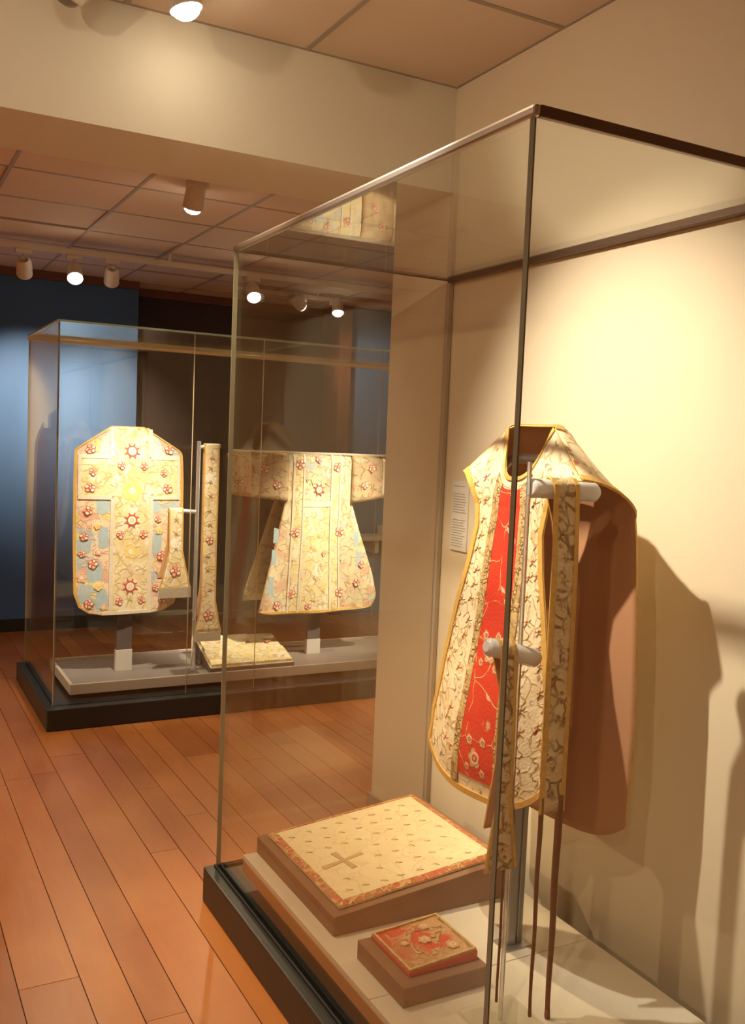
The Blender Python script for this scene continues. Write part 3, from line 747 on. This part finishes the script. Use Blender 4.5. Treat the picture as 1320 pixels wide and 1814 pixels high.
N = 44; v, f, uv = [], [], []
for j in range(N+1):
    for i in range(N+1):
        s, t = lerp(ix0, ix1, i/N), lerp(iy0, iy1, j/N); v.append(veil_fn(s, t)); uv.append((s, t))
for j in range(N):
    for i in range(N): f.append((j*(N+1)+i, j*(N+1)+i+1, (j+1)*(N+1)+i+1, (j+1)*(N+1)+i))
vo = from_data('veil_cloth', v, f, 'brocade_veil', smooth=True, uv=uv)
sd = vo.modifiers.new('thickness', 'SOLIDIFY'); sd.thickness = .006; sd.offset = -1
ve.add(vo)
bw = .024
def cl_strip(c, name, s0, s1, t0, t1, mat, off): return c.strip(name, lambda z: s0, lambda z: s1, t0, t1, mat, off, 40, 20)
for (a, b, c_, d) in ((ix0, ix1, iy0, iy0+bw), (ix0, ix1, iy1-bw, iy1), (ix0, ix0+bw, iy0+bw, iy1-bw), (ix1-bw, ix1, iy0+bw, iy1-bw)):
    ve.add(cl_strip(vC, 'border', a+.001, b-.001, c_+.001, d-.001, 'brocade_border', .002))
cx, cy = 1.300, 2.500                                            # gold cross
def arm(ax, ay, w0, w1): # tapered arm polygon
    L_ = math.hypot(ax, ay); d = (ax/L_, ay/L_); p = (-d[1], d[0])
    return [(p[0]*w0, p[1]*w0), (d[0]*L_+p[0]*w1, d[1]*L_+p[1]*w1), (d[0]*L_-p[0]*w1, d[1]*L_-p[1]*w1), (-p[0]*w0, -p[1]*w0)]
cross = [('thread_gold', arm(.068, 0, .006, .010)), ('thread_gold', arm(-.075, 0, .006, .011)), ('thread_gold', arm(0, .06, .006, .010)), ('thread_gold', arm(0, -.06, .006, .010))]
ve.add(vC.motif('gold_cross', cx, cy, 1.0, cross, 0.12, .002))
rr = random.Random(5); k = 0
for j in range(8):
    for i in range(9):
        s = ix0+.055 + (i + .5*(j % 2))*.058; t = iy0+.055+j*.068
        if s > ix1-.04 or t > iy1-.035 or (abs(s-cx) < .085 and abs(t-cy) < .085): continue
        if rr.random() < .1: continue
        sh = [('thread_tan', leaf(0, 0, a+.3, .9, .11)) for a in (.3, 1.7, 2.9, 4.4)] + [('thread_gold', leaf(.2, -.3, 5.6, .8, .08)), ('thread_pink' if rr.random() < .4 else 'thread_tan', disc(0, 0, .22, 7))]
        ve.add(vC.motif('embroidered_sprig', s+rr.uniform(-.006, .006), t+rr.uniform(-.006, .006), .0125, sh, rr.uniform(-.4, .4), .0014))
box_r = tag(box('plinth', 1.157, 1.408, 1.880, 2.128, ZP, .272, 'plinth_cloth', bev=0.003), 'small square brown plinth under the red burse', 'plinth')
bu = G('burse', (1.29, 2.02, .272), 'small square red and gold burse on the smaller plinth', 'burse')
b0 = bu.add(box('burse_board', 1.192, 1.398, 1.915, 2.118, .272, .294, 'brocade_burse', bev=0.004, top=[.284, .298, .298, .284]))
def bfn(s, t): return Vector((s, t, lerp(.284, .298, (s-1.192)/.206) + .002))
bC2 = Cloth(bfn)
v, f, uv = [], [], []
N = 14
for j in range(N+1):
    for i in range(N+1):
        s, t = lerp(1.195, 1.395, i/N), lerp(1.918, 2.115, j/N); p = bfn(s, t); p.z += .0015*math.sin(i*1.3)*math.cos(j*1.1); v.append(p); uv.append((s, t))
for j in range(N):
    for i in range(N): f.append((j*(N+1)+i, j*(N+1)+i+1, (j+1)*(N+1)+i+1, (j+1)*(N+1)+i))
bo = from_data('burse_cover', v, f, 'brocade_burse', smooth=True, uv=uv); sd = bo.modifiers.new('thickness', 'SOLIDIFY'); sd.thickness = .003; sd.offset = -1
bu.add(bo)
for (a, b, c_, d) in ((1.195, 1.395, 1.918, 1.924), (1.195, 1.395, 2.109, 2.115), (1.195, 1.201, 1.924, 2.109), (1.389, 1.395, 1.924, 2.109)):
    bu.add(bC2.strip('edge_cord', lambda z: a, lambda z: b, c_, d, 'gold_braid', .0045, 6, 6))
for (s, t, r) in ((1.352, 1.963, .019), (1.33, 2.075, .017), (1.245, 2.03, .013), (1.30, 2.02, .020)):
    sh = [('thread_gold', disc(.62*math.cos(q*1.05), .62*math.sin(q*1.05), .36, 7)) for q in range(6)] + [('thread_pink', disc(0, 0, .5, 10)), ('thread_gold', disc(0, 0, .25, 8))]
    bu.add(bC2.motif('gold_flower', s, t, r, sh, 0, .004))
for (s, t, ro) in ((1.30, 2.065, .8), (1.34, 2.02, 2.1), (1.27, 1.98, 2.6), (1.31, 1.955, 1.2), (1.365, 2.05, .2)):
    bu.add(bC2.motif('gold_scroll', s, t, .024, curl() + [('thread_gold', leaf(0, .3, .3, .8, .2))], ro, .0035))

# label on the wall inside the near case
lb = G('wall_label', (1.905, 2.86, 1.34), 'white printed text panel on the wall at the far end of the case', 'label')
lb.add(box('board', 1.904, 1.9095, 2.808, 2.913, 1.215, 1.468, 'paper'))
z = 1.452; rr = random.Random(2)
while z > 1.23:
    if rr.random() > .12: lb.add(box('text_line', 1.9034, 1.904, 2.815+rr.random()*.02, 2.905, z-.003, z, 'ink'))
    z -= .0095

# ------------------------------------------------------------------ far vestments (front towards -y)
def far_cloth(y0, fn_d): return Cloth(lambda s, z: Vector((s, y0 + fn_d(s, z), z)))
def outline_panel(name, cl, rows_z, sl, sr, mats, nu=28, thick=.005):
    v, f, uv = [], [], []
    for z in rows_z:
        a, b = table(sl, z), table(sr, z)
        for i in range(nu+1):
            s = lerp(a, b, i/nu); v.append(cl.P(s, z)); uv.append((s, z))
    for j in range(len(rows_z)-1):
        for i in range(nu): f.append((j*(nu+1)+i, j*(nu+1)+i+1, (j+1)*(nu+1)+i+1, (j+1)*(nu+1)+i))
    o = from_data(name, v, f, mats, smooth=True, uv=uv)
    sd = o.modifiers.new('thickness', 'SOLIDIFY'); sd.thickness = thick; sd.offset = -1
    if len(mats) > 1: sd.material_offset = 1
    if len(mats) > 2: sd.material_offset_rim = 2
    return o
def rows(a, b, n): return [lerp(a, b, k/n) for k in range(n+1)]
YC = 5.47
# chasuble with blue patches
XC = 1.352
def dC(s, z): return .010*math.sin(s*14)*(1-.3*z) + .006*math.cos(z*9+s*4) + max(0, z-1.40)**1.3*.35 + .35*(s-XC)**2
cC = far_cloth(YC, dC)
SLC = [(.533, 1.19), (.545, 1.13), (.58, 1.075), (.66, 1.047), (1.0, 1.040), (1.30, 1.036), (1.478, 1.040), (1.50, 1.060), (1.618, 1.235), (1.628, 1.25)]
SRC = [(.533, 1.50), (.545, 1.57), (.58, 1.63), (.66, 1.662), (1.0, 1.674), (1.30, 1.676), (1.478, 1.668), (1.50, 1.648), (1.618, 1.455), (1.628, 1.44)]
fch = G('chasuble', (XC, 5.52, ZT2), 'pale gold chasuble with blue patches and red rosettes down its centre', 'vestment')
pan = fch.add(outline_panel('front_panel', cC, [.533, .538, .545, .56, .58, .62, .66]+rows(.70, 1.478, 30)+[1.49, 1.50]+rows(1.52, 1.628, 8), SLC, SRC, ['brocade_side', 'lining', 'gold_trim']))
bpan = far_cloth(YC+.13, lambda s, z: max(0, z-1.35)*-.15)
fch.add(outline_panel('back_panel', bpan, [.56, .57, .60, .66]+rows(.72, 1.47, 12)+[1.50]+rows(1.52, 1.612, 5), [(z_, a+.02) for z_, a in SLC], [(z_, a-.02) for z_, a in SRC], ['lining', 'lining', 'gold_trim'], 14))
col = lambda a: (lambda z: a)
sub(pan, cC.strip('centre_column', col(1.252), col(1.470), .537, 1.622, 'brocade_yellow', .003, 44, 8))
sub(pan, cC.strip('cross_arm', lambda z: table(SLC, z)+.035, col(1.252), 1.22, 1.445, 'brocade_yellow', .003, 12, 6))
sub(pan, cC.strip('cross_arm', col(1.470), lambda z: table(SRC, z)-.035, 1.22, 1.445, 'brocade_yellow', .003, 12, 6))
for xx in (1.238, 1.466):
    sub(pan, cC.strip('silver_braid', col(xx), col(xx+.022), .54, 1.215, 'silver_braid', .0055, 40, 2))
    sub(pan, cC.strip('silver_braid', col(xx), col(xx+.022), 1.452, 1.615, 'silver_braid', .0055, 12, 2))
for (a, b) in ((1.062, 1.245), (1.475, 1.650)):
    for zc in (1.205, 1.438): sub(pan, cC.strip('silver_braid', col(a), col(b), zc, zc+.022, 'silver_braid', .0055, 2, 12))
for xx in (1.060, 1.632): sub(pan, cC.strip('silver_braid', col(xx), col(xx+.018), 1.227, 1.438, 'silver_braid', .0055, 12, 2))
sub(pan, cC.strip('edge_trim', lambda z: table(SLC, z), lambda z: table(SLC, z)+.016, .545, 1.625, 'gold_trim', .004, 60, 1))
sub(pan, cC.strip('edge_trim', lambda z: table(SRC, z)-.016, lambda z: table(SRC, z), .545, 1.625, 'gold_trim', .004, 60, 1))
sub(pan, cC.strip('hem_trim', col(1.20), col(1.49), .534, .552, 'silver_braid', .006, 2, 20))
def put(parent, c, s, z, size, shapes, name='embroidered_flower', rot=0.0, off=.0045): return sub(parent, c.motif(name, s, z, size, shapes, rot, off))
rr = random.Random(11)
for z in (1.485, 1.085, .695):
    put(pan, cC, 1.362, z, .052, rosette(), 'rosette', 0, .006)
    for dx in (-.063, .070): put(pan, cC, 1.362+dx, z-.083, .027, rose(rr), 'rose', dx*8, .006)
    put(pan, cC, 1.362, z-.075, .022, sprig('thread_green', 'thread_yellow'), 'sprig', 0, .006)
    put(pan, cC, 1.362, z+.085, .020, sprig('thread_gold', 'thread_pink'), 'sprig', 3.1, .006)
for (dx, z, sz) in ((0, 1.255, .075), (0, 1.35, .04), (0, .90, .05)):
    put(pan, cC, 1.362+dx, z, sz, bloom('thread_yellow', 'thread_cream'), 'yellow_flower', 0, .005)
for (s, z, sz) in ((1.125, 1.27, .034), (1.575, 1.27, .034), (1.13, 1.49, .032), (1.585, 1.50, .032), (1.14, 1.36, .024), (1.55, 1.36, .024)):
    put(pan, cC, s, z, sz, rose(rr), 'rose', rr.uniform(-1, 1), .006)
for (s, z, w_, h_) in ((1.205, 1.495, .022, .045), (1.515, 1.505, .022, .045), (1.195, 1.165, .030, .040), (1.50, 1.165, .028, .035), (1.10, .94, .035, .05), (1.205, .985, .026, .06), (1.16, .78, .040, .05), (1.20, .63, .030, .055), (1.10, .66, .028, .05), (1.52, .96, .025, .07)):
    poly = [(-w_, -h_), (-w_*.2, -h_*1.15), (w_, -h_*.85), (w_*1.1, h_*.3), (w_*.7, h_), (-w_*.5, h_*1.05), (-w_*1.1, h_*.4)]
    put(pan, cC, s, z, 1.0, [('thread_blue', poly)], 'blue_patch', 0, .0015)
for (s, z, kind) in ((1.12, 1.14, 0), (1.17, 1.05, 1), (1.10, .99, 0), (1.09, .89, 0), (1.18, .90, 2), (1.15, .83, 0), (1.09, .75, 2), (1.18, .70, 1), (1.13, .60, 0), (1.21, .58, 2), (1.52, 1.09, 0), (1.53, 1.02, 1), (1.55, .87, 0), (1.54, .78, 2), (1.52, .68, 0), (1.56, .61, 0), (1.62, .95, 0), (1.62, .75, 1)):
    put(pan, cC, s, z, rr.uniform(.022, .034), rose(rr) if kind == 0 else bloom('thread_yellow', 'thread_pink') if kind == 1 else bloom('thread_pink', 'thread_cream'), ('rose', 'yellow_flower', 'pink_flower')[kind], rr.uniform(-1.5, 1.5), .0055)
fst = G('mount_stand', (XC-.02, 5.52, ZT2), 'short dark post under the blue-patched chasuble with a pale lower end', 'stand', 'vestment posts in the far case')
fst.add(box('post', XC-.055, XC+.035, 5.50, 5.53, .315, 1.50, 'post_paint', bev=.002))
fst.add(box('post_foot', XC-.058, XC+.038, 5.497, 5.533, ZT2, .315, 'post_pale', bev=.002))
# dalmatic
XD = 2.545; YD = 5.50
def dD(s, z): return .014*math.sin(s*16+z*2)*(1.3-z*.7) + .20*(s-XD)**2 + max(0, z-1.46)*.5
dCl = far_cloth(YD, dD)
da = G('dalmatic', (XD, 5.56, ZT2), 'wide-sleeved pale gold dalmatic with red roses beside the folded veil', 'vestment')
SLD = [(.470, 2.30), (.478, 2.23), (.49, 2.185), (.70, 2.235), (1.0, 2.305), (1.20, 2.345), (1.23, 2.352)]
SRD = [(.470, 2.80), (.478, 2.90), (.49, 3.01), (.56, 3.05), (.70, 3.01), (1.0, 2.885), (1.20, 2.815), (1.23, 2.81)]
body = da.add(outline_panel('body', dCl, [.470, .474, .478, .484, .49]+rows(.52, 1.20, 24)+[1.23, 1.30, 1.36, 1.42, 1.46, 1.49, 1.502], SLD+[(1.502, 2.352)], SRD+[(1.502, 2.81)], ['brocade_dalmatic', 'lining', 'gold_trim'], 32))
bkD = far_cloth(YD+.16, lambda s, z: max(0, z-1.2)*-.45)
da.add(outline_panel('back_panel', bkD, rows(.545, 1.49, 14), [(.545, 2.135), (.62, 2.145), (1.2, 2.335), (1.49, 2.36)], [(.545, 3.0), (1.2, 2.82), (1.49, 2.80)], ['brocade_sleeve', 'lining', 'gold_trim'], 14))
slv = far_cloth(YD+.01, lambda s, z: .02*math.cos(s*12) + max(0, z-1.46)*.5)
for (a, b, nm) in ((1.972, 2.352, 'l'), (2.81, 3.19, 'r')):
    zl = [(a, 1.238 if nm == 'l' else 1.19), (b, 1.195 if nm == 'l' else 1.238)]
    v, f, uv = [], [], []
    for j in range(11):
        for i in range(17):
            s = lerp(a, b, i/16); z = lerp(table(zl, s), 1.502, j/10); v.append(slv.P(s, z)); uv.append((s, z))
    for j in range(10):
        for i in range(16): f.append((j*17+i, j*17+i+1, (j+1)*17+i+1, (j+1)*17+i))
    o = from_data('sleeve', v, f, ['brocade_sleeve', 'lining', 'gold_trim'], smooth=True, uv=uv)
    sd = o.modifiers.new('thickness', 'SOLIDIFY'); sd.thickness = .03; sd.offset = -1; sd.material_offset = 1; sd.material_offset_rim = 2
    da.add(o)
    e0, e1 = (1.974, 2.10) if nm == 'l' else (3.06, 3.188)
    sub(o, slv.strip('cuff_band', col(e0), col(e1), 1.25, 1.498, 'brocade_dalmatic', .003, 8, 4))
    sub(o, slv.strip('silver_braid', col(e1 if nm == 'l' else e0-.016), col((e1 if nm == 'l' else e0-.016)+.016), 1.25, 1.498, 'silver_braid', .004, 8, 1))
    for (s, z, sz) in (((2.035, 1.32, .034), (2.20, 1.40, .03), (2.28, 1.30, .026)) if nm == 'l' else ((2.95, 1.42, .03), (2.90, 1.31, .028), (3.11, 1.32, .034))):
        put(o, slv, s, z, sz, rose(rr), 'rose', rr.uniform(-1, 1), .005)
da.add(box('shoulder_edge', 1.972, 3.19, YD+.02, YD+.06, 1.500, 1.514, 'silver_braid', bev=.003))
ctr = body
sub(ctr, dCl.strip('orphrey', lambda z: lerp(2.395, 2.40, z), lambda z: lerp(2.43, 2.455, min(1, z)), .485, 1.497, 'brocade_yellow', .003, 34, 3))
sub(ctr, dCl.strip('orphrey', lambda z: lerp(2.70, 2.665, min(1, z)), lambda z: lerp(2.76, 2.72, min(1, z)), .485, 1.497, 'brocade_yellow', .003, 34, 3))
sub(ctr, dCl.strip('centre_column', lambda z: lerp(2.455, 2.47, min(1, z)), lambda z: lerp(2.685, 2.655, min(1, z)), .485, 1.20, 'brocade_yellow', .002, 30, 6))
sub(ctr, dCl.strip('cross_band', col(2.46), col(2.66), 1.165, 1.20, 'silver_braid', .005, 2, 10))
for fa in (lambda z: lerp(2.365, 2.39, min(1, z)), lambda z: lerp(2.435, 2.458, min(1, z)), lambda z: lerp(2.685, 2.658, min(1, z)), lambda z: lerp(2.765, 2.722, min(1, z))):
    sub(ctr, dCl.strip('silver_braid', fa, (lambda g_: (lambda z: g_(z)+.013))(fa), .482, 1.498, 'silver_braid', .0055, 40, 1))
sub(ctr, dCl.strip('hem_trim', lambda z: table(SLD, z)+.005, lambda z: table(SRD, z)-.005, .476, .492, 'gold_trim', .005, 2, 30))
for (s, z, sz) in ((2.435, 1.435, .036), (2.705, 1.425, .036), (2.415, 1.00, .034), (2.735, 1.00, .036), (2.405, .60, .034), (2.75, .60, .036), (2.565, 1.47, .026), (2.31, .53, .03), (2.88, .66, .03), (2.91, .78, .026), (2.52, .52, .024), (2.62, .86, .02)):
    put(ctr, dCl, s, z, sz, rose(rr), 'rose', rr.uniform(-1, 1), .0065)
put(ctr, dCl, 2.57, 1.275, .045, rosette(), 'rosette', 0, .006)
for (s, z) in ((2.52, 1.32), (2.63, 1.31), (2.48, 1.34), (2.69, 1.30), (2.58, .97), (2.53, .90), (2.60, .78), (2.56, .70), (2.62, .62), (2.55, .56), (2.41, .82), (2.74, .82), (2.42, 1.20), (2.72, 1.20)):
    put(ctr, dCl, s, z, .026, sprig('thread_gold', rr.choice(('thread_pink', 'thread_cream', 'thread_yellow'))), 'sprig', rr.uniform(-2, 2), .0055)
for (s, z, h_) in ((2.29, .98, .05), (2.28, .84, .05), (2.265, .66, .06), (2.86, .95, .05), (2.885, .82, .05), (2.60, .68, .03), (2.50, 1.10, .03)):
    poly = [(-.016, -h_), (.018, -h_*.9), (.02, h_*.8), (-.012, h_)]
    put(ctr, dCl, s, z, 1.0, [('thread_blue', poly)], 'blue_patch', 0, .0015)
dst = G('mount_stand', (2.60, 5.58, ZT2), 'short dark post under the wide-sleeved dalmatic', 'stand', 'vestment posts in the far case')
dst.add(box('post', 2.555, 2.645, 5.56, 5.59, .285, 1.45, 'post_paint', bev=.002))
dst.add(box('post_foot', 2.552, 2.648, 5.557, 5.593, ZT2, .285, 'post_pale', bev=.002))
# acrylic stand, stole and maniple of the far case
YA = 5.34
fa_ = G('acrylic_stand', (1.713, YA, ZT2), 'tall clear acrylic stand between the two far vestments', 'stand')
fa_.add(box('upright', 1.704, 1.722, YA-.012, YA+.012, ZT2+.01, 1.56, 'acrylic_bar', bev=.002))
fa_.add(box('base_plate', 1.585, 1.735, YA-.075, YA+.06, ZT2, ZT2+.010, 'acrylic', bev=.002))
fa_.add(tube('peg', [(1.722, YA, 1.525), (1.78, YA, 1.535), (1.842, YA, 1.535)], .011, 'acrylic_frosted'))
fa_.add(tube('peg', [(1.704, YA, 1.145), (1.64, YA, 1.150), (1.545, YA, 1.155)], .012, 'acrylic_frosted'))
fs, fsC, fsO, tf, tb = band('stole', 'long narrow gold stole with a flared end hung between the far vestments', 'stole', 1.790, YA, 1.535, .013, .425, .50,
                            lambda d: lerp(.083, .046, min(1, max(0, d-.02)/.17)**.7), 'brocade_yellow', 'gold_trim', trimw=.007, sway=.004)
fs.add(box('fringe', 1.710, 1.870, YA-.028, YA-.018, .375, .428, 'fringe'))
for (z, kind) in ((.53, 0), (.98, 0)): under(fs.e, fsC.motif('rose', 0, -(1.535-z)-math.pi*.013/2, .034 if z < .6 else .026, rose(rr), .3, .003))
for z in (.68, .80, .88, 1.07, 1.15, 1.24, 1.32, 1.40, 1.46):
    under(fs.e, fsC.motif('sprig', rr.uniform(-.01, .012), -(1.535-z)-math.pi*.013/2, .018, sprig('thread_dark', 'thread_gold'), rr.uniform(-1, 1), .003))
fm, fmC, fmO, tf, tb = band('maniple', 'short gold maniple with fringed flared end in front of the blue-patched chasuble', 'maniple', 1.585, YA, 1.155, .014, .70, .75,
                            lambda d: lerp(.098, .042, min(1, d/.22)**.8), 'brocade_yellow', 'gold_trim', trimw=.007)
fm.add(box('fringe', 1.490, 1.680, YA-.030, YA-.020, .645, .704, 'fringe'))
under(fm.e, fmC.motif('rose', 0, -(1.155-.80)-math.pi*.014/2, .036, rose(rr), .3, .003))
for z in (.93, 1.02, 1.10): under(fm.e, fmC.motif('sprig', 0, -(1.155-z)-math.pi*.014/2, .018, sprig('thread_gold', 'thread_green'), 0, .003))
# folded veil on a low board
fb = G('folded_veil', (2.1, 5.5, ZT2), 'pale flowered veil folded on a tilted board between the far vestments', 'veil')
BX0, BX1, BY0, BY1 = 1.825, 2.375, 5.262, 5.800
def fold_z(s, t): return ZT2+.030 + (t-BY0)*.13
bv = [(1.795, BY0, ZT2), (2.335, BY0, ZT2), (2.40, BY1, ZT2), (1.86, BY1, ZT2)]
tv = [(a, b, fold_z(a, b)) for a, b, _ in bv]
fb.add(from_data('board', bv+tv, BF, 'post_paint'))
def qf(u, t): # cloth lying on the board, u, t in 0..1
    a = lerp(1.80, 1.864, t); b = lerp(2.33, 2.396, t); s = lerp(a, b, u); y = lerp(BY0+.006, BY1-.006, t)
    return Vector((s, y, fold_z(s, y)+.005+.002*math.sin(u*9)*math.sin(t*7)))
qC = Cloth(qf, (.55, .55))
v, f, uv = [], [], []
for j in range(13):
    for i in range(17): v.append(qf(i/16, j/12)); uv.append((i/16*.5, j/12*.5))
for j in range(12):
    for i in range(16): f.append((j*17+i, j*17+i+1, (j+1)*17+i+1, (j+1)*17+i))
o = fb.add(from_data('lower_layer', v, f, 'brocade_yellow', smooth=True, uv=uv)); sd = o.modifiers.new('thickness', 'SOLIDIFY'); sd.thickness = .008; sd.offset = -1
o = fb.add(qC.strip('folded_layer', lambda t: .01, lambda t: .99, .01, .46, 'brocade_yellow', .016, 10, 16))
o = fb.add(qC.strip('folded_layer', lambda t: .03, lambda t: .52+.3*(t-.5), .48, .97, 'brocade_yellow', .012, 10, 16))
for (u, t) in ((.12, .2), (.33, .3), (.55, .15), (.78, .3), (.9, .12), (.25, .72), (.6, .75), (.85, .7), (.45, .42)):
    fb.add(qC.motif('embroidered_flower', u, t, .05, rose(rr), rr.uniform(-2, 2), .018))

# ------------------------------------------------------------------ beyond the far case
def arch(x0, x1, zs, y0, y1, n=18):
    c, r = (x0+x1)/2, (x1-x0)/2
    pr = [(x0, 0)] + [(c-r*math.cos(math.pi*k/n), zs+r*math.sin(math.pi*k/n)) for k in range(n+1)] + [(x1, 0)]
    m_ = len(pr); v = [(a, y0, b) for a, b in pr] + [(a, y1, b) for a, b in pr]
    f = [tuple(range(m_)), tuple(range(m_, 2*m_))[::-1]] + [(k, k+m_, (k+1) % m_+m_, (k+1) % m_) for k in range(m_)]
    return v, f
v, f = arch(-.26, .60, 1.42, YN-.01, YN+.02)
door = struct(from_data('door_1', v, f, 'wood_post'), 'dark round-arched door left of the blue wall', 'door')
tag(box('wall_label', .505, .535, YN-.013, YN-.0105, 1.60, 1.70, 'paper'), 'small white notice fixed to the dark arched door', 'label')
sh = G('wall_ledge', (4.6, 7.6, .74), 'pale ledge on the lit blue wall at the far right', 'ledge')
sh.add(box('shelf', 3.95, 5.6, 7.48, 7.72, .70, .74, 'post_pale', bev=.003))
sh.add(box('bracket', 4.10, 4.14, 7.52, 7.72, .58, .70, 'post_pale', bev=.003))
sh.add(box('bracket', 5.30, 5.34, 7.52, 7.72, .58, .70, 'post_pale', bev=.003))
bx_ = G('small_box', (4.27, 7.60, .74), 'small white box standing on the far ledge', 'box')
bx_.add(box('body', 4.20, 4.36, 7.54, 7.66, .74, .80, 'white_box', bev=.004))
bx_.add(box('lid', 4.195, 4.365, 7.535, 7.665, .80, .82, 'white_box', bev=.003))
